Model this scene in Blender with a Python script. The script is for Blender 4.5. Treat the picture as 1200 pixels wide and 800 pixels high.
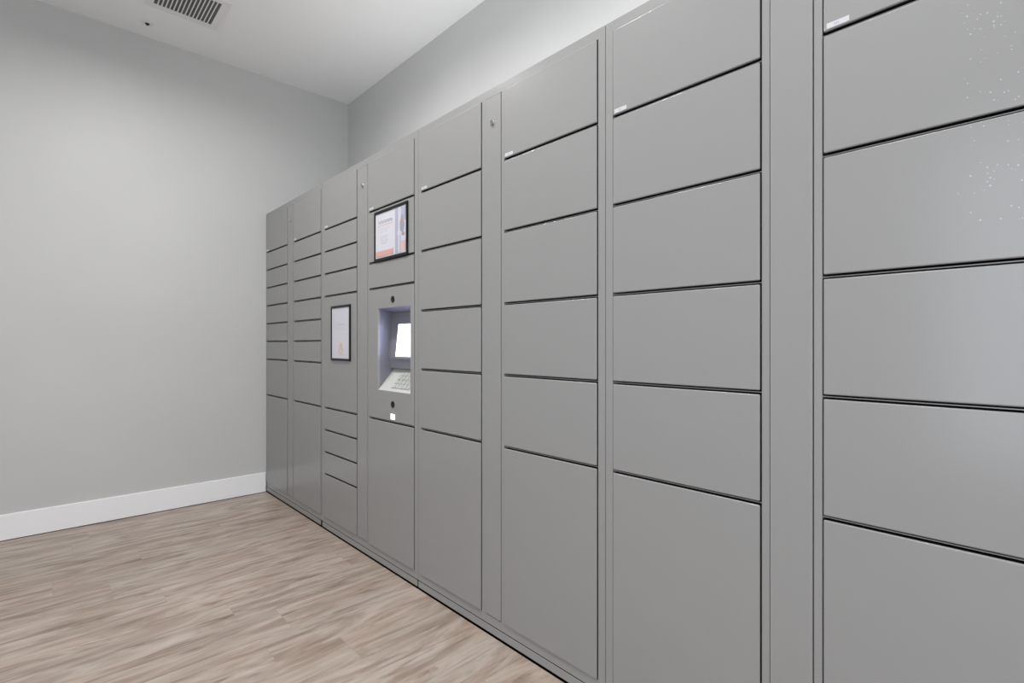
import bpy, bmesh, math, random
from mathutils import Vector
random.seed(4)
for o in list(bpy.data.objects):
    bpy.data.objects.remove(o)
S = bpy.context.scene
C = S.collection

# ---------------- camera ----------------
F_PX, YAW, CAM_D, CAM_H = 598.767, 0.7508, 1.2211, 1.075
cd = bpy.data.cameras.new('camera'); cam = bpy.data.objects.new('camera', cd); C.objects.link(cam)
cam.location = (-CAM_D, 0, CAM_H); cam.rotation_euler = (math.pi/2, 0, -YAW)
cd.sensor_width = 36; cd.lens = 36*F_PX/1200; cd.shift_y = 0.0038*F_PX/1200
cd.clip_start = 0.02
S.camera = cam

# ---------------- room sizes ----------------
XL, XR = -3.6, 0.6306          # opposite wall, wall behind the lockers
YB, YF = -2.4, 3.932           # wall behind the camera, wall on the left of the photo
ZC = 3.0087
WIN = (-2.1, 0.6, 0.25, 2.55)    # window opening in wall_front: y0, y1, z0, z1

# ---------------- light ----------------
S.view_settings.view_transform = 'Standard'
S.view_settings.look = 'None'
S.view_settings.gamma = 1
S.view_settings.use_curve_mapping = False
S.view_settings.exposure = 0.14
W = bpy.data.worlds.new('sky'); S.world = W; W.use_nodes = True
W.node_tree.nodes['Background'].inputs[0].default_value = (0.75, 0.83, 1, 1)
W.node_tree.nodes['Background'].inputs[1].default_value = 1.0
def area(name, loc, rot, sx, sy, power, col, shape='RECTANGLE', spread=math.pi):
    l = bpy.data.lights.new(name, 'AREA'); l.shape = shape; l.size = sx; l.size_y = sy
    l.energy = power; l.color = col; l.spread = spread
    o = bpy.data.objects.new(name, l); C.objects.link(o); o.location = loc; o.rotation_euler = rot
    return o
WINDOW_POWER = 56
area('window_daylight', (XL-0.16, (WIN[0]+WIN[1])/2, (WIN[2]+WIN[3])/2), (0, -math.pi/2, 0),
     WIN[3]-WIN[2], WIN[1]-WIN[0], WINDOW_POWER, (0.88, 0.935, 1.0))
# downlights: x, y, watts, spread
DOWNLIGHTS = [(-0.82, 2.62, 18, 165), (-0.72, 1.45, 16, 165), (-0.72, -0.40, 8, 165), (-1.2, 0.5, 13, 165), (-2.3, -0.6, 10, 165)]
BAR_WATTS = 6.3                  # unseen light bar, added to brighten the wall above the lockers

# ---------------- materials ----------------
def mat(name, col, rough=0.5, metal=0.0, spec=0.5, emit=None, es=0.0):
    m = bpy.data.materials.new(name); m.use_nodes = True
    b = m.node_tree.nodes['Principled BSDF']
    b.inputs['Base Color'].default_value = (*col, 1); b.inputs['Roughness'].default_value = rough
    b.inputs['Metallic'].default_value = metal; b.inputs['Specular IOR Level'].default_value = spec
    if emit: b.inputs['Emission Color'].default_value = (*emit, 1); b.inputs['Emission Strength'].default_value = es
    return m
def N(m, t, **k):
    n = m.node_tree.nodes.new(t)
    for a, v in k.items(): setattr(n, a, v)
    return n
def L(m, a, b): m.node_tree.links.new(a, b)
def bsdf(m): return m.node_tree.nodes['Principled BSDF']
def math_node(m, op, a, b=None, c=None):
    n = N(m, 'ShaderNodeMath', operation=op)
    for i, v in enumerate((a, b, c)):
        if v is None: continue
        if isinstance(v, (int, float)): n.inputs[i].default_value = v
        else: L(m, v, n.inputs[i])
    return n.outputs[0]
def bump(m, scale, strength, dist=0.001, detail=3):
    g = N(m, 'ShaderNodeNewGeometry'); n = N(m, 'ShaderNodeTexNoise'); n.inputs['Scale'].default_value = scale
    n.inputs['Detail'].default_value = detail
    L(m, g.outputs['Position'], n.inputs['Vector'])
    b = N(m, 'ShaderNodeBump'); b.inputs['Strength'].default_value = strength; b.inputs['Distance'].default_value = dist
    L(m, n.outputs['Fac'], b.inputs['Height']); L(m, b.outputs['Normal'], bsdf(m).inputs['Normal'])
    return n
def mottled(m, c0, c1, scale, detail=2):
    g = N(m, 'ShaderNodeNewGeometry'); n = N(m, 'ShaderNodeTexNoise'); n.inputs['Scale'].default_value = scale
    n.inputs['Detail'].default_value = detail
    r = N(m, 'ShaderNodeValToRGB'); r.color_ramp.elements[0].color = (*c0, 1); r.color_ramp.elements[1].color = (*c1, 1)
    r.color_ramp.elements[0].position = 0.35; r.color_ramp.elements[1].position = 0.65
    L(m, g.outputs['Position'], n.inputs['Vector']); L(m, n.outputs['Fac'], r.inputs['Fac']); L(m, r.outputs['Color'], bsdf(m).inputs['Base Color'])

M = {}
M['wall'] = mat('wall_paint', (0.56, 0.555, 0.54), 0.5); mottled(M['wall'], (0.533, 0.536, 0.530), (0.553, 0.556, 0.550), 1.5); bump(M['wall'], 260, 0.08, 0.0006)
M['ceiling'] = mat('ceiling_paint', (0.885, 0.895, 0.905), 0.75); bump(M['ceiling'], 180, 0.1, 0.0006)
M['wall_white'] = mat('white_wall_paint', (0.86, 0.86, 0.86), 0.6)
M['trim'] = mat('white_trim', (0.88, 0.89, 0.90), 0.35); bump(M['trim'], 60, 0.03, 0.0004)
M['black'] = mat('black_plastic', (0.006, 0.006, 0.007), 0.3, spec=0.25)
M['gap_shade'] = mat('gap_shade_black', (0.004, 0.004, 0.004), 0.9, spec=0.1)  # near-black fill: shade of narrow gaps put into the colour
M['inner'] = mat('inner_shade_and_nozzle', (0.03, 0.03, 0.03), 0.7)  # inner sheet carries interior shade as colour; nozzle is dark itself
M['steel'] = mat('lock_steel', (0.62, 0.62, 0.62), 0.22, 1.0)
M['vent'] = mat('vent_enamel', (0.8, 0.8, 0.79), 0.4); bump(M['vent'], 120, 0.04, 0.0003)
M['ventdark'] = mat('duct_lining', (0.13, 0.13, 0.13), 0.8)
M['paper'] = mat('paper', (0.60, 0.60, 0.64), 0.5); bump(M['paper'], 30, 0.05, 0.0004)
M['ink'] = mat('grey_print', (0.35, 0.35, 0.42), 0.6)
M['ink_light'] = mat('light_grey_print', (0.62, 0.60, 0.66), 0.6)
M['ink_dark'] = mat('dark_print', (0.22, 0.22, 0.27), 0.6)
M['salmon'] = mat('salmon_print', (0.58, 0.32, 0.28), 0.5)
M['salmon_light'] = mat('light_salmon_print', (0.60, 0.42, 0.39), 0.5)
M['orange'] = mat('orange_print', (0.64, 0.47, 0.39), 0.5)
M['photo_blue'] = mat('photo_print_blue', (0.38, 0.39, 0.49), 0.4)
M['photo_grey'] = mat('photo_print_grey', (0.30, 0.30, 0.36), 0.4)
M['photo_skin'] = mat('photo_print_skin', (0.40, 0.27, 0.24), 0.4)
M['photo_pale'] = mat('photo_print_pale', (0.55, 0.55, 0.62), 0.4)
M['sticker'] = mat('white_sticker', (0.50, 0.50, 0.51), 0.4)
M['clearplastic'] = mat('magnet_tape', (0.015, 0.015, 0.017), 0.3)
M['housing'] = mat('terminal_housing', (0.19, 0.19, 0.22), 0.26)
M['keyplate'] = mat('keypad_plate', (0.50, 0.50, 0.47), 0.45); bump(M['keyplate'], 200, 0.04, 0.0003)
M['key'] = mat('keypad_key', (0.44, 0.45, 0.42), 0.4)
M['keymark'] = mat('key_print', (0.2, 0.2, 0.2), 0.5)
M['bezel'] = mat('keypad_bezel', (0.36, 0.36, 0.34), 0.5)
M['screen'] = mat('lit_screen', (0.1, 0.1, 0.1), 0.3, emit=(0.60, 0.61, 1.0), es=6.0)
M['led'] = mat('white_led', (0.8, 0.8, 0.8), 0.3, emit=(0.95, 0.96, 1.0), es=2.2)
M['lamp'] = mat('downlight_lens', (0.9, 0.9, 0.9), 0.4, emit=(1, 0.98, 0.95), es=4)

# powder-coated locker steel: faint orange peel, plus a dusting of white specks on the nearest doors
m = mat('grey_powder_coat', (0.256, 0.256, 0.256), 0.33, spec=0.42); M['coat'] = m
g = N(m, 'ShaderNodeNewGeometry'); sp = N(m, 'ShaderNodeSeparateXYZ'); L(m, g.outputs['Position'], sp.inputs[0])
bsdf(m).inputs['Roughness'].default_value = 0.21
vor = N(m, 'ShaderNodeTexVoronoi'); vor.inputs['Scale'].default_value = 230; L(m, g.outputs['Position'], vor.inputs['Vector'])
vs = N(m, 'ShaderNodeSeparateColor'); L(m, vor.outputs['Color'], vs.inputs[0])
size = math_node(m, 'MULTIPLY', math_node(m, 'POWER', vs.outputs[1], 3.0), 0.36)
dot = math_node(m, 'LESS_THAN', vor.outputs['Distance'], size)
area_m = N(m, 'ShaderNodeMapRange'); area_m.inputs['From Min'].default_value = 0.13; area_m.inputs['From Max'].default_value = 0.0
L(m, sp.outputs[1], area_m.inputs['Value'])
zlim = N(m, 'ShaderNodeMapRange'); zlim.inputs['From Min'].default_value = 1.25; zlim.inputs['From Max'].default_value = 1.55
L(m, sp.outputs[2], zlim.inputs['Value'])
prob = math_node(m, 'MULTIPLY', area_m.outputs[0], zlim.outputs[0])
keep = math_node(m, 'LESS_THAN', vs.outputs[0], math_node(m, 'MULTIPLY', prob, 1.3))
fac = math_node(m, 'MULTIPLY', math_node(m, 'MULTIPLY', dot, keep), 0.38)
mx = N(m, 'ShaderNodeMix', data_type='RGBA'); L(m, fac, mx.inputs['Factor'])
mx.inputs['A'].default_value = (0.262, 0.261, 0.256, 1); mx.inputs['B'].default_value = (0.75, 0.75, 0.75, 1)
L(m, mx.outputs['Result'], bsdf(m).inputs['Base Color'])
nz = N(m, 'ShaderNodeTexNoise'); nz.inputs['Scale'].default_value = 700; L(m, g.outputs['Position'], nz.inputs['Vector'])
wv = N(m, 'ShaderNodeTexNoise'); wv.inputs['Scale'].default_value = 5; L(m, g.outputs['Position'], wv.inputs['Vector'])
b1 = N(m, 'ShaderNodeBump'); b1.inputs['Strength'].default_value = 0.05; b1.inputs['Distance'].default_value = 0.0003; L(m, nz.outputs['Fac'], b1.inputs['Height'])
b2 = N(m, 'ShaderNodeBump'); b2.inputs['Strength'].default_value = 0.06; b2.inputs['Distance'].default_value = 0.003; L(m, wv.outputs['Fac'], b2.inputs['Height'])
L(m, b1.outputs['Normal'], b2.inputs['Normal']); L(m, b2.outputs['Normal'], bsdf(m).inputs['Normal'])

# laminate planks running towards the lockers (along X)
m = mat('laminate_planks', (0.5, 0.44, 0.38), 0.38); M['floor'] = m
g = N(m, 'ShaderNodeNewGeometry'); sp = N(m, 'ShaderNodeSeparateXYZ'); L(m, g.outputs['Position'], sp.inputs[0])
PW, PL = 0.182, 1.22
row_f = math_node(m, 'DIVIDE', math_node(m, 'ADD', sp.outputs[1], 10.03), PW); row = math_node(m, 'FLOOR', row_f)
wn = N(m, 'ShaderNodeTexWhiteNoise', noise_dimensions='1D'); L(m, row, wn.inputs['W'])
col_f = math_node(m, 'ADD', math_node(m, 'DIVIDE', sp.outputs[0], PL), math_node(m, 'MULTIPLY', wn.outputs['Value'], 7.3))
colm = math_node(m, 'FLOOR', col_f)
pid = N(m, 'ShaderNodeCombineXYZ'); L(m, row, pid.inputs[0]); L(m, colm, pid.inputs[1])
pr = N(m, 'ShaderNodeTexWhiteNoise', noise_dimensions='3D'); L(m, pid.outputs[0], pr.inputs['Vector'])
def grain(sx, sy, detail, rough, dist, off):
    cb = N(m, 'ShaderNodeCombineXYZ')
    L(m, math_node(m, 'ADD', math_node(m, 'MULTIPLY', sp.outputs[0], sx), math_node(m, 'MULTIPLY', pr.outputs['Value'], 37.0)), cb.inputs[0])
    L(m, math_node(m, 'MULTIPLY', sp.outputs[1], sy), cb.inputs[1])
    L(m, math_node(m, 'ADD', math_node(m, 'MULTIPLY', pr.outputs['Value'], 91.0), off), cb.inputs[2])
    n = N(m, 'ShaderNodeTexNoise'); n.inputs['Scale'].default_value = 1; n.inputs['Detail'].default_value = detail
    n.inputs['Roughness'].default_value = rough; n.inputs['Distortion'].default_value = dist
    L(m, cb.outputs[0], n.inputs['Vector']); return n.outputs['Fac']
def ramp(fac, stops):
    r = N(m, 'ShaderNodeValToRGB'); e = r.color_ramp.elements
    e[0].position, e[0].color = stops[0][0], (*stops[0][1], 1); e[1].position, e[1].color = stops[-1][0], (*stops[-1][1], 1)
    for p, c in stops[1:-1]:
        x = e.new(p); x.color = (*c, 1)
    L(m, fac, r.inputs['Fac']); return r.outputs['Color']
g1 = grain(1.8, 8.5, 6, 0.62, 2.0, 0.0); g2 = grain(5.0, 55, 4, 0.6, 0.6, 5.0); g3 = grain(2.0, 22, 4, 0.6, 1.6, 11.0)
base = ramp(g1, [(0.27, (0.225, 0.168, 0.132)), (0.42, (0.330, 0.260, 0.212)), (0.54, (0.425, 0.352, 0.297)), (0.70, (0.500, 0.438, 0.383))])
fine = ramp(g2, [(0.30, (0.90, 0.89, 0.88)), (0.5, (0.97, 0.97, 0.97)), (0.7, (1.0, 1.0, 1.0))])
def mul(a, b, f=1.0, mode='MULTIPLY'):
    x = N(m, 'ShaderNodeMix', data_type='RGBA', blend_type=mode); x.inputs['Factor'].default_value = f
    L(m, a, x.inputs['A'])
    if isinstance(b, tuple): x.inputs['B'].default_value = (*b, 1)
    else: L(m, b, x.inputs['B'])
    return x
c = mul(base, fine).outputs['Result']
g4 = grain(1.7, 6.5, 3, 0.5, 1.0, 23.0)
hue = ramp(g4, [(0.36, (1.025, 0.99, 0.975)), (0.50, (1, 1, 1)), (0.64, (0.97, 1.003, 1.01))])
c = mul(c, hue).outputs['Result']
dk = ramp(g3, [(0.28, (0.42, 0.36, 0.31)), (0.37, (0.78, 0.74, 0.70)), (0.46, (1, 1, 1))])
c = mul(c, dk).outputs['Result']
tone = N(m, 'ShaderNodeMapRange'); tone.inputs['To Min'].default_value = 0.97; tone.inputs['To Max'].default_value = 1.03
L(m, pr.outputs['Value'], tone.inputs['Value'])
cc = N(m, 'ShaderNodeCombineColor')
for i in range(3): L(m, tone.outputs[0], cc.inputs[i])
c = mul(c, cc.outputs[0]).outputs['Result']
fy = math_node(m, 'FRACT', row_f); fx = math_node(m, 'FRACT', col_f)
ey = math_node(m, 'MINIMUM', fy, math_node(m, 'SUBTRACT', 1.0, fy)); ex = math_node(m, 'MINIMUM', fx, math_node(m, 'SUBTRACT', 1.0, fx))
seam = math_node(m, 'MAXIMUM', math_node(m, 'LESS_THAN', ey, 0.0045), math_node(m, 'LESS_THAN', ex, 0.0008))
sm = N(m, 'ShaderNodeMix', data_type='RGBA'); L(m, math_node(m, 'MULTIPLY', seam, 0.15), sm.inputs['Factor']); L(m, c, sm.inputs['A']); sm.inputs['B'].default_value = (0.16, 0.12, 0.10, 1)
L(m, sm.outputs['Result'], bsdf(m).inputs['Base Color'])
bp = N(m, 'ShaderNodeBump'); bp.inputs['Strength'].default_value = 0.12; bp.inputs['Distance'].default_value = 0.0008
L(m, g2, bp.inputs['Height']); L(m, bp.outputs['Normal'], bsdf(m).inputs['Normal'])

# ---------------- mesh helpers ----------------
def box(bm, x0, x1, y0, y1, z0, z1, bev=0.0, seg=2, mi=0):
    r = bmesh.ops.create_cube(bm, size=1)
    vs = r['verts']
    for v in vs:
        v.co = Vector(((x0+x1)/2+v.co.x*(x1-x0), (y0+y1)/2+v.co.y*(y1-y0), (z0+z1)/2+v.co.z*(z1-z0)))
    fs = set(f for v in vs for f in v.link_faces)
    for f in fs: f.material_index = mi
    if bev:
        es = set(e for v in vs for e in v.link_edges)
        r = bmesh.ops.bevel(bm, geom=list(es), offset=bev, segments=seg, affect='EDGES', profile=0.5)
        for f in r['faces']: f.material_index = mi
def prism(bm, pts, y0, y1, mi=0):
    """polygon given in (x, z), extruded along y"""
    a = [bm.verts.new((x, y0, z)) for x, z in pts]; b = [bm.verts.new((x, y1, z)) for x, z in pts]
    n = len(pts); fs = [bm.faces.new(a), bm.faces.new(b[::-1])]
    for i in range(n): fs.append(bm.faces.new((a[i], b[i], b[(i+1) % n], a[(i+1) % n])))
    for f in fs: f.material_index = mi
def cyl(bm, c, axis, r, depth, seg=32, r2=None, mi=0):
    """cylinder from c along axis"""
    ax = Vector(axis).normalized(); q = Vector((0, 0, 1)).rotation_difference(ax)
    r = bmesh.ops.create_cone(bm, cap_ends=True, segments=seg, radius1=r, radius2=r if r2 is None else r2, depth=depth)
    for v in r['verts']: v.co = q @ (v.co + Vector((0, 0, depth/2))) + Vector(c)
    for f in set(f for v in r['verts'] for f in v.link_faces): f.material_index = mi
def obj(name, bm, mats, parent=None, smooth=False):
    bmesh.ops.recalc_face_normals(bm, faces=bm.faces)
    me = bpy.data.meshes.new(name); bm.to_mesh(me); bm.free()
    for k in (mats if isinstance(mats, (list, tuple)) else [mats]): me.materials.append(M[k])
    if smooth:
        for p in me.polygons: p.use_smooth = True
    o = bpy.data.objects.new(name, me); C.objects.link(o)
    if parent:
        o.parent = parent
        off = Vector((0, 0, 0)); p = parent
        while p: off += p.location; p = p.parent
        o.data.transform(__import__('mathutils').Matrix.Translation(-off))
    return o
def thing(name, loc, label, cat, group=None):
    o = bpy.data.objects.new(name, None); C.objects.link(o); o.location = loc
    o.empty_display_size = 0.1; o['label'] = label; o['category'] = cat
    if group: o['group'] = group
    return o
def struct(name, bm, mats):
    o = obj(name, bm, mats); o['kind'] = 'structure'; return o

# ---------------- room shell ----------------
T = 0.12
bm = bmesh.new(); box(bm, XL-T, XR+T, YB-T, YF+T, -0.1, 0); struct('floor', bm, 'floor')
bm = bmesh.new(); box(bm, XL-T, XR+T, YB-T, YF+T, ZC, ZC+0.1); struct('ceiling', bm, 'ceiling')
bm = bmesh.new(); box(bm, XL, XR, YF, YF+T, 0, ZC); struct('wall_left', bm, 'wall')
bm = bmesh.new(); box(bm, XR, XR+T, YB-T, YF+T, 0, ZC); struct('wall_right', bm, 'wall')
bm = bmesh.new(); box(bm, XL, XR, YB-T, YB, 0, ZC); struct('wall_back', bm, 'wall_white')
bm = bmesh.new()
box(bm, XL-T, XL, YB-T, WIN[0], 0, ZC); box(bm, XL-T, XL, WIN[1], YF+T, 0, ZC)
box(bm, XL-T, XL, WIN[0], WIN[1], 0, WIN[2]); box(bm, XL-T, XL, WIN[0], WIN[1], WIN[3], ZC)
struct('wall_front', bm, 'wall_white')
bm = bmesh.new()
fx0, fx1 = XL-0.08, XL+0.012
box(bm, fx0, fx1, WIN[0]-0.05, WIN[0]+0.03, WIN[2]-0.05, WIN[3]+0.05, 0.003); box(bm, fx0, fx1, WIN[1]-0.03, WIN[1]+0.05, WIN[2]-0.05, WIN[3]+0.05, 0.003)
box(bm, fx0, fx1+0.03, WIN[0]-0.05, WIN[1]+0.05, WIN[2]-0.05, WIN[2]+0.01, 0.003); box(bm, fx0, fx1, WIN[0]-0.05, WIN[1]+0.05, WIN[3]-0.03, WIN[3]+0.05, 0.003)
ym = (WIN[0]+WIN[1])/2; box(bm, fx0, fx1-0.03, ym-0.025, ym+0.025, WIN[2], WIN[3], 0.003)
struct('window_1', bm, 'trim')
# baseboards: flat board with an eased top edge
def board(name, x0, x1, y0, y1):
    bm = bmesh.new(); box(bm, x0, x1, y0, y1, 0.0025, 0.1425, 0.003, 2)
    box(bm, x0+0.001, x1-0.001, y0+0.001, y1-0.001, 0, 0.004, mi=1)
    struct(name, bm, ['trim', 'gap_shade'])
board('baseboard_left', XL+0.014, -0.0005, YF-0.013, YF)
board('baseboard_front', XL, XL+0.013, YB+0.014, YF)
board('baseboard_back', XL, XR, YB, YB+0.013)

# ---------------- lockers ----------------
ZK = {0: .074, 1: .199, 2: .325, 3: .451, 4: .578, 5: .706, 6: .834, 7: .962, 8: 1.0895, 9: 1.216, 10: 1.344, 11: 1.473, 12: 1.601, 13: 1.729, 14: 1.854, 15: 1.979}
FRX = 0.005      # frame face; doors stand 5 mm proud of it at x = 0
DEPTH = 0.60
TOPZ = 2.0115
BOTZ = 0.0105
GV, GH = 0.0030, 0.0048
SMALL = [0, 5, 7, 8, 9, 10, 11, 12, 13, 15]
LARGE = [0, 5, 7, 9, 11, 13, 15]
def slab(bm, y0, y1, z0, z1, x0=0.0, x1=0.019, bev=0.0030):
    box(bm, x0, x1, y0, y1, z0, z1, bev, 3)
def shade_flat_bevel(o):
    o.modifiers.new('weighted', 'WEIGHTED_NORMAL').keep_sharp = True
    for p in o.data.polygons: p.use_smooth = True
def door(tower, ya, yb, k0, k1, sticker=False):
    """ya > yb : left and right edges of the opening"""
    z0 = ZK[k0] + (GH if k0 else 0.0); z1 = ZK[k1] - (GH if k1 < 15 else 0.0)
    bm = bmesh.new(); slab(bm, yb, ya, z0, z1, x1=0.0075)
    # added black block behind the front sheet, putting seam shade into the colour
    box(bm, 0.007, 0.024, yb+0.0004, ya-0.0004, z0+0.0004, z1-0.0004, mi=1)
    d = obj('door', bm, ['coat', 'gap_shade'], tower); shade_flat_bevel(d)
    if sticker:
        bm = bmesh.new(); a = ya-0.0065; b = a-0.041; s0 = z0+0.0035; s1 = s0+0.0115
        box(bm, -0.0007, 0.0001, b, a, s0, s1)
        for (p, q) in ((0.014, 0.0165), (0.0175, 0.0195), (0.0205, 0.0225)):
            box(bm, -0.0009, -0.0006, a-q, a-p, s0+0.0034, s0+0.0082, mi=1)
        s = obj('number_sticker', bm, ['sticker', 'ink'], d); s['label'] = 'small white number sticker'
    return d
def tower(ys, doors_l, doors_r, label, plinth_trim, with_panel=None):
    """ys: left edge, door L left, door L right, panel left, panel right, door R left, door R right, right edge (decreasing y)"""
    e0, a0, a1, p0, p1, b0, b1, e1 = ys
    t = thing('locker_tower', (0.3, (e0+e1)/2, 0), label, 'locker', 'grey parcel locker towers along the wall')
    bm = bmesh.new(); x0, x1 = FRX, FRX+0.022
    g = GV
    # stiles
    for (l, r) in ((e0, a0+g), (a1-g, p0+g*0.6), (p1-g*0.6, b0+g), (b1-g, e1)):
        box(bm, x0, x1, r, l, 0.040, TOPZ, 0.0005, 1)
    # head and bottom rails, fitted between the stiles
    for (l, r) in ((a0+g, a1-g), (p0+g*0.6, p1-g*0.6), (b0+g, b1-g)):
        box(bm, x0+0.0001, x1, r-0.002, l+0.002, ZK[15]+0.0018, TOPZ-0.0001)
        box(bm, x0+0.0001, x1, r-0.002, l+0.002, 0.0401, ZK[0]-0.0022)
    # shelf edges that show in the gaps between doors
    for ks, l, r in ((doors_l, a0, a1), (doors_r, b0, b1)):
        for k in ks[1:-1]: box(bm, 0.009, 0.06, r-g, l+g, ZK[k]-0.0010, ZK[k]+0.0010)
    # carcass
    box(bm, x1, DEPTH, e0-0.003, e0-0.0003, 0.006, TOPZ); box(bm, x1, DEPTH, e1+0.0003, e1+0.003, 0.006, TOPZ)
    box(bm, x1-0.001, DEPTH, e1+0.0003, e0-0.0003, TOPZ-0.003, TOPZ); box(bm, DEPTH-0.003, DEPTH, e1+0.0003, e0-0.0003, 0.006, TOPZ)
    for (y) in ((a1+p0)/2, (p1+b0)/2): box(bm, x1, DEPTH, y-0.0015, y+0.0015, 0.04, TOPZ-0.003)
    obj('cabinet_frame', bm, 'coat', t)
    # added dark sheet behind the gaps; its colour stands in for inner shade
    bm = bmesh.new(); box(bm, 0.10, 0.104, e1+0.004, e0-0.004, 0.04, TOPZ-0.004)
    if not with_panel: obj('inner_shade_sheet', bm, 'inner', t)
    else:
        bm.free()
    # plinth strip, and black block that colours in the shade below it
    bm = bmesh.new(); box(bm, 0.0030, 0.020, e1+plinth_trim[1], e0-plinth_trim[0], BOTZ, 0.0375, 0.001, 2); obj('plinth', bm, 'coat', t)
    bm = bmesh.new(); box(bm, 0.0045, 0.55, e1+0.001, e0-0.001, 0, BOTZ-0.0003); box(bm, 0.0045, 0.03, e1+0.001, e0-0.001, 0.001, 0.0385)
    obj('base', bm, 'gap_shade', t)
    # narrow access panel with its lock
    bm = bmesh.new(); box(bm, 0.0025, 0.016, p1, p0, ZK[0]+0.001, ZK[15]-0.0005, 0.0012, 2)
    ap = obj('access_panel', bm, 'coat', t); shade_flat_bevel(ap)
    yc = (p0+p1)/2; zc = 1.883; bm = bmesh.new()
    cyl(bm, (0.003, yc, zc), (-1, 0, 0), 0.0125, 0.003, 40, 0.0118); cyl(bm, (0.0, yc, zc), (-1, 0, 0), 0.0092, 0.0055, 40, 0.0086)
    box(bm, -0.0058, -0.0053, yc-0.001, yc+0.001, zc-0.004, zc+0.004, mi=1)
    lk = obj('lock', bm, ['steel', 'black'], ap); lk['label'] = 'round steel cam lock'
    for ks, l, r, side in ((doors_l, a0, a1, 'L'), (doors_r, b0, b1, 'R')):
        for i in range(len(ks)-1):
            k0, k1 = ks[i], ks[i+1]
            if with_panel and side == 'R' and (k0, k1) == with_panel[:2]:
                control_panel(t, l, r, ZK[k0]+GH, ZK[k1]-GH); continue
            door(t, l, r, k0, k1, sticker=(k1 == 15))
    return t

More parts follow.
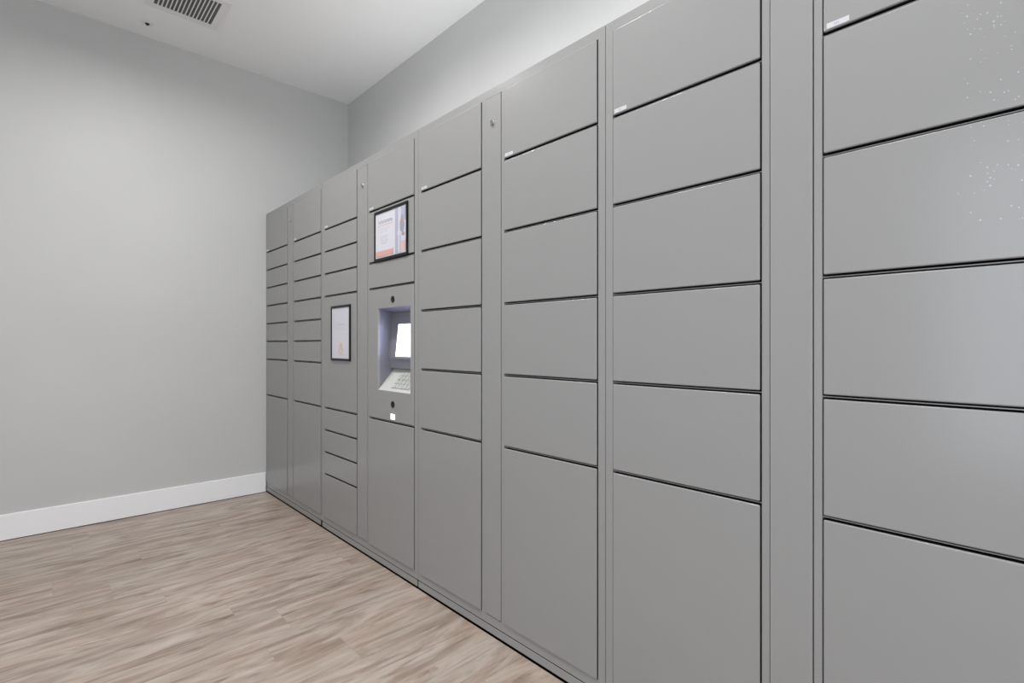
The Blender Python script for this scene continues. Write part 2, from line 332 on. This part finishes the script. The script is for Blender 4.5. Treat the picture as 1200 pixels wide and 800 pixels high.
def control_panel(t, l, r, z0, z1):
    oy0, oy1, oz0, oz1 = 1.9735, 2.2660, 0.8505, 1.2435     # the recess opening
    bm = bmesh.new(); x0, x1 = 0.0, 0.012
    # front sheet around the opening as one ring of quads with depth and eased inner corners
    outer = [(l, z0), (l, z1), (r, z1), (r, z0)]; inner = [(oy1, oz0), (oy1, oz1), (oy0, oz1), (oy0, oz0)]
    e = 0.002
    def ring(pts, x): return [bm.verts.new((x, y, z)) for y, z in pts]
    def grow(pts, d):
        cy = (pts[0][0]+pts[2][0])/2; cz = (pts[0][1]+pts[1][1])/2
        return [(y + (d if y > cy else -d), z + (d if z > cz else -d)) for y, z in pts]
    rings = [ring(grow(outer, 0), x1), ring(grow(outer, 0), x0+e), ring(grow(outer, -e), x0), ring(grow(inner, e), x0), ring(inner, x0+e), ring(inner, x1), ring(grow(outer, 0), x1)]
    for A, B in zip(rings[:-1], rings[1:]):
        for i in range(4): bm.faces.new((A[i], A[(i+1) % 4], B[(i+1) % 4], B[i]))
    p = obj('control_panel', bm, 'coat', t); p['label'] = 'control panel with a recessed lit screen and keypad'
    # recess housing: side cheeks, sloped roof, tilted back
    prof = [(0.002, oz1), (0.079, 1.225), (0.055, 1.005), (0.064, 0.955), (0.088, 0.948), (0.002, oz0)]
    bm = bmesh.new(); th = 0.003
    for (ya, yb) in ((oy1, oy1+th), (oy0-th, oy0)):
        prism(bm, [(0.012, oz0-0.01), (0.012, oz1+0.01), (0.10, oz1+0.01), (0.10, oz0-0.01)], ya, yb)
    for i in range(len(prof)-2):
        (xa, za), (xb, zb) = prof[i], prof[i+1]
        dx, dz = xb-xa, zb-za; n = Vector((-dz, dx)); n = n.normalized()*th
        if i == 0 and n.y < 0: n = -n
        if i > 0 and n.x < 0: n = -n
        prism(bm, [(xa, za), (xb, zb), (xb+n.x, zb+n.y), (xa+n.x, za+n.y)], oy0, oy1)
    obj('housing', bm, 'housing', p)
    # lit screen set in the tilted back
    tilt = lambda z, d: (0.079 + (z-1.225)*(0.079-0.055)/(1.225-1.005) - d)
    sy0, sy1, sz0, sz1 = 2.003, SCR_Y, 1.013, 1.168
    bm = bmesh.new(); prism(bm, [(tilt(sz0-0.012, 0.003), sz0-0.012), (tilt(sz1+0.012, 0.003), sz1+0.012), (tilt(sz1+0.012, -0.001), sz1+0.012), (tilt(sz0-0.012, -0.001), sz0-0.012)], sy0-0.012, sy1+0.012)
    prism(bm, [(tilt(sz0, 0.0036), sz0), (tilt(sz1, 0.0036), sz1), (tilt(sz1, 0.0026), sz1), (tilt(sz0, 0.0026), sz0)], sy0, sy1, mi=1)
    s = obj('screen', bm, ['housing', 'screen'], p); s['label'] = 'lit bluish white touch screen'
    # sloped keypad shelf
    def sl(u): return (0.002+(0.088-0.002)*u, oz0+(0.948-oz0)*u)
    nx, nz = -(0.948-oz0), 0.086; ln = math.hypot(nx, nz); nx, nz = nx/ln, nz/ln
    bm = bmesh.new(); a, b = sl(0), sl(1)
    prism(bm, [a, b, (b[0]-nx*0.004, b[1]-nz*0.004), (a[0]-nx*0.004+0.004, a[1]-nz*0.004)], oy0, oy1)
    kp = obj('keypad', bm, 'keyplate', p); kp['label'] = 'pale sloped keypad shelf'
    # keys in a shallow bezel
    bm = bmesh.new()
    ky1, ky0 = 2.166, 2.004
    def slabs(u0, u1, ya, yb, h0, h1, mi):
        a, b = sl(u0), sl(u1)
        prism(bm, [(a[0]+nx*h0, a[1]+nz*h0), (b[0]+nx*h0, b[1]+nz*h0), (b[0]+nx*h1, b[1]+nz*h1), (a[0]+nx*h1, a[1]+nz*h1)], ya, yb, mi)
    slabs(0.13, 0.90, ky0, ky1, 0.0, 0.0012, 1)
    for i in range(5):
        for j in range(4):
            u = 0.15+j*0.187; y = ky1-0.006-i*0.0315
            slabs(u, u+0.155, y-0.026, y, 0.001, 0.0042, 0)
            slabs(u+0.05, u+0.10, y-0.016, y-0.010, 0.0042, 0.0045, 2)
    obj('keys', bm, ['key', 'bezel', 'bezel'], p)
    for nm, z, lab in (('camera_lens', 1.2815, 'small black camera lens above the recess'), ('camera_lens', 0.790, 'small black camera lens below the recess')):
        bm = bmesh.new(); cyl(bm, (0.001, 2.1245, z), (-1, 0, 0), 0.0165, 0.0032, 36, 0.0150); cyl(bm, (-0.002, 2.1245, z), (-1, 0, 0), 0.010, 0.0012, 32, 0.006)
        o = obj(nm, bm, 'black', p); o['label'] = lab
    bm = bmesh.new(); box(bm, -0.0015, 0.001, 2.1060, 2.1420, 0.7200, 0.7450, 0.001, 2)
    o = obj('status_lamp', bm, 'led', p); o['label'] = 'small glowing white lamp window'
SCR_Y = 2.19
t1 = tower([3.931, 3.9131, 3.5030, 3.4820, 3.3990, 3.3790, 2.9580, 2.9410], SMALL, SMALL,
           'grey parcel locker tower farthest away, standing against the left wall', (0.0, 0.014))
t2 = tower([2.9375, 2.8988, 2.4980, 2.4800, 2.3810, 2.3600, 1.9480, 1.9170], [0, 2, 3, 4, 5, 10, 11, 12, 13, 15], [0, 5, 10, 11, 13, 15],
           'grey parcel locker tower with the recessed lit screen, keypad and two framed notices', (0.004, 0.003), with_panel=(5, 10))
t3 = tower([1.9150, 1.8886, 1.4825, 1.4574, 1.3716, 1.3510, 0.9410, 0.9120], LARGE, LARGE,
           'grey locker tower with plain doors just right of the tower with the screen', (0.003, 0.001))
t4 = tower([0.9100, 0.8818, 0.4720, 0.4500, 0.3630, 0.3418, -0.0690, -0.0960], LARGE, LARGE,
           'nearest grey locker tower at the right, with dusty specks on its last doors', (0.001, 0.001))

# ---------------- framed notices on the doors ----------------
def notice(y1, y0, z0, z1, label, draw, cat='notice'):
    t = thing('framed_notice', (0, (y0+y1)/2, z0), label, cat)
    X0 = -0.0075; bw = 0.0115; e = 0.0
    bm = bmesh.new()
    box(bm, X0, -0.0003, y0, y0+bw, z0, z1, 0.0012, 2); box(bm, X0, -0.0003, y1-bw, y1, z0, z1, 0.0012, 2)
    box(bm, X0, -0.0003, y0+bw, y1-bw, z0, z0+bw*1.15, 0.0012, 2); box(bm, X0, -0.0003, y0+bw, y1-bw, z1-bw*1.15, z1, 0.0012, 2)
    box(bm, -0.002, -0.0003, y0+0.002, y1-0.002, z0+0.002, z1-0.002)
    f = obj('frame', bm, 'black', t)
    bm = bmesh.new(); sy0, sy1, sz0, sz1 = y0+bw, y1-bw, z0+bw*1.15, z1-bw*1.15
    names = ['paper', 'ink', 'ink_light', 'ink_dark', 'salmon', 'salmon_light', 'orange', 'photo_blue', 'photo_grey', 'photo_skin', 'photo_pale']
    box(bm, -0.0040, -0.0028, sy0, sy1, sz0, sz1)
    def at(u, v): return sy1-(sy1-sy0)*u, sz1-(sz1-sz0)*v
    lay = [0]
    def R(u0, v0, u1, v1, m_):
        ya, za = at(u0, v0); yb, zb = at(u1, v1); lay[0] += 1
        box(bm, -0.0041-0.000012*lay[0], -0.0039, yb, ya, zb, za, mi=names.index(m_))
    def E_(u, v, ru, rv, m_, n=24):
        lay[0] += 1; x = -0.0041-0.000012*lay[0]
        vs = []
        for i in range(n):
            y, z = at(u+ru*math.cos(i*2*math.pi/n), v+rv*math.sin(i*2*math.pi/n)); vs.append(bm.verts.new((x, y, z)))
        bk = [bm.verts.new((-0.0039, v_.co.y, v_.co.z)) for v_ in vs]
        fs = [bm.faces.new(vs), bm.faces.new(bk[::-1])]
        for i in range(n): fs.append(bm.faces.new((vs[i], bk[i], bk[(i+1) % n], vs[(i+1) % n])))
        for f_ in fs: f_.material_index = names.index(m_)
    draw(R, E_)
    s = obj('printed_sheet', bm, names, t)
    return t
def words(R, u0, u1, v, h, m_, rnd, wmin=0.02, wmax=0.06, gap=0.012):
    u = u0
    while u < u1-0.01:
        w = min(rnd.uniform(wmin, wmax), u1-u); R(u, v, u+w, v+h, m_); u += w+gap
def draw_welcome(R, E_):
    r = random.Random(2)
    words(R, 0.16, 0.44, 0.085, 0.014, 'ink_light', r)
    u = 0.10
    for i in range(10):                       # the bold heading, ten heavy letters too small to read
        w = 0.044; R(u, 0.175, u+0.010, 0.235, 'ink'); R(u+w-0.016, 0.175, u+w-0.006, 0.235, 'ink')
        R(u, 0.175+0.05*(i % 2), u+w-0.006, 0.187+0.05*(i % 2), 'ink_dark'); u += 0.047
    R(0.07, 0.275, 0.58, 0.288, 'salmon_light')
    for k in range(3): words(R, 0.08, 0.50-0.06*k, 0.325+0.042*k, 0.014, 'ink_light', r)
    for k in range(4): words(R, 0.14+0.02*k, 0.42-0.04*(k % 2), 0.52+0.05*k, 0.012, 'photo_pale', r)
    R(0.02, 0.845, 0.60, 0.975, 'salmon'); R(0.02, 0.845, 0.60, 0.87, 'salmon_light')
    words(R, 0.08, 0.50, 0.90, 0.02, 'salmon_light', r)
    # photograph on the right: a figure by a bank of lockers
    R(0.645, 0.02, 0.975, 0.98, 'photo_pale'); R(0.66, 0.02, 0.735, 0.98, 'photo_blue'); R(0.735, 0.02, 0.748, 0.98, 'photo_grey')
    R(0.80, 0.30, 0.84, 0.98, 'photo_blue'); R(0.84, 0.03, 0.975, 0.32, 'photo_blue')
    E_(0.885, 0.42, 0.065, 0.15, 'photo_grey'); E_(0.875, 0.28, 0.045, 0.065, 'photo_skin'); E_(0.885, 0.235, 0.045, 0.04, 'photo_grey')
    E_(0.91, 0.60, 0.05, 0.045, 'photo_skin'); E_(0.78, 0.56, 0.05, 0.08, 'photo_pale')
    R(0.85, 0.74, 0.975, 0.955, 'salmon_light')
def draw_plain(R, E_):
    r = random.Random(5)
    words(R, 0.14, 0.80, 0.045, 0.010, 'photo_pale', r)
    for k in range(2): words(R, 0.18, 0.82-0.1*k, 0.10+0.04*k, 0.010, 'ink_light', r, 0.03, 0.08)
    R(0.12, 0.205, 0.88, 0.211, 'ink_light')
    for k in range(5): words(R, 0.14, 0.80-0.07*(k % 2), 0.26+0.04*k, 0.008, 'photo_pale', r, 0.03, 0.09)
    words(R, 0.3, 0.7, 0.31, 0.012, 'ink_light', r)
    E_(0.53, 0.76, 0.10, 0.05, 'orange'); E_(0.53, 0.84, 0.13, 0.045, 'orange'); E_(0.53, 0.845, 0.075, 0.022, 'paper'); E_(0.53, 0.715, 0.055, 0.028, 'orange')
    words(R, 0.40, 0.66, 0.91, 0.012, 'salmon_light', r)
notice(2.2929, 1.9877, 1.4726, 1.7138, 'black framed landscape notice with salmon band and photo of a figure, above the lit screen', draw_welcome)
notice(2.7962, 2.5571, 0.9800, 1.2830, 'black framed upright notice, mostly blank white sheet with small orange emblem, on a tall door', draw_plain)

# ---------------- ceiling vent and sprinkler ----------------
vt = thing('ceiling_vent', (-0.59, 3.38, ZC), 'square white ceiling vent with narrow slats at the top of the picture', 'vent')
vx0, vx1, vy0, vy1 = -0.7305, -0.4440, 3.250, 3.508
bm = bmesh.new(); fw = 0.042; zt = ZC-0.0005
for (a, b, c_, d) in ((vx0-fw, vx1+fw, vy0-fw, vy0), (vx0-fw, vx1+fw, vy1, vy1+fw), (vx0-fw, vx0, vy0, vy1), (vx1, vx1+fw, vy0, vy1)):
    box(bm, a, b, c_, d, zt-0.006, zt, 0.0018, 2)
obj('frame', bm, 'vent', vt)
bm = bmesh.new(); box(bm, vx0, vx1, vy0, vy1, zt-0.0012, zt); obj('backing', bm, 'ventdark', vt)
ns = 14; pitch = (vx1-vx0)/(ns+1)
for i in range(ns):
    x = vx0+pitch*(i+1); bm = bmesh.new()
    prism(bm, [(x-0.0042, zt-0.0058), (x-0.0012, zt-0.0064), (x+0.0040, zt-0.0018), (x+0.0020, zt-0.0014)], vy0, vy1)
    obj('slat', bm, 'vent', vt)
sk = thing('ceiling_sprinkler', (-0.726, 3.76, ZC), 'small round white sprinkler rosette with dark centre on the ceiling near the vent', 'sprinkler')
bm = bmesh.new(); cyl(bm, (-0.726, 3.76, ZC-0.0003), (0, 0, -1), 0.034, 0.0030, 40, 0.028); obj('rosette', bm, 'vent', sk)
bm = bmesh.new(); cyl(bm, (-0.726, 3.76, ZC-0.0025), (0, 0, -1), 0.0125, 0.004, 24, 0.0105); cyl(bm, (-0.726, 3.76, ZC-0.006), (0, 0, -1), 0.006, 0.006, 24)
obj('nozzle', bm, 'inner', sk)

# ---------------- unseen light bar added to brighten wall and ceiling ----------------
ub = thing('added_light_bar', (0.33, 1.5, TOPZ), 'long slim white light bar, added unseen on top of the lockers to brighten the wall', 'light')
bm = bmesh.new(); box(bm, 0.30, 0.36, -0.05, 3.05, TOPZ, TOPZ+0.022, 0.004, 2); obj('housing', bm, 'vent', ub)
bm = bmesh.new(); box(bm, 0.306, 0.354, -0.03, 3.03, TOPZ+0.022, TOPZ+0.025); obj('lens', bm, 'vent', ub)
a = area('added_bar_lamp', (0, 0, 0.028), (math.pi, 0, 0), 0.045, 3.0, BAR_WATTS, (1.0, 0.99, 0.975)); a.parent = ub

# ---------------- downlights (all outside the picture, part of the room) ----------------
SPOT = ['nearest the left wall', 'midway along the lockers', 'in front of the nearest locker tower', 'standing off the lockers in the middle of the room', 'farthest back in the room by the window wall']
for (x, y, watts, spread), where in zip(DOWNLIGHTS, SPOT):
    d = thing('downlight', (x, y, ZC), 'round white recessed ceiling downlight ' + where, 'light', 'ceiling downlights')
    bm = bmesh.new(); cyl(bm, (x, y, ZC-0.0002), (0, 0, -1), 0.095, 0.006, 48, 0.088); obj('trim_ring', bm, 'vent', d)
    bm = bmesh.new(); cyl(bm, (x, y, ZC-0.006), (0, 0, -1), 0.074, 0.0015, 48, 0.072); obj('lens', bm, 'lamp', d)
    a = area('downlight_lamp', (0, 0, -0.012), (0, 0, 0), 0.15, 0.15, watts, (1.0, 0.992, 0.982), 'DISK', math.radians(spread)); a.parent = d
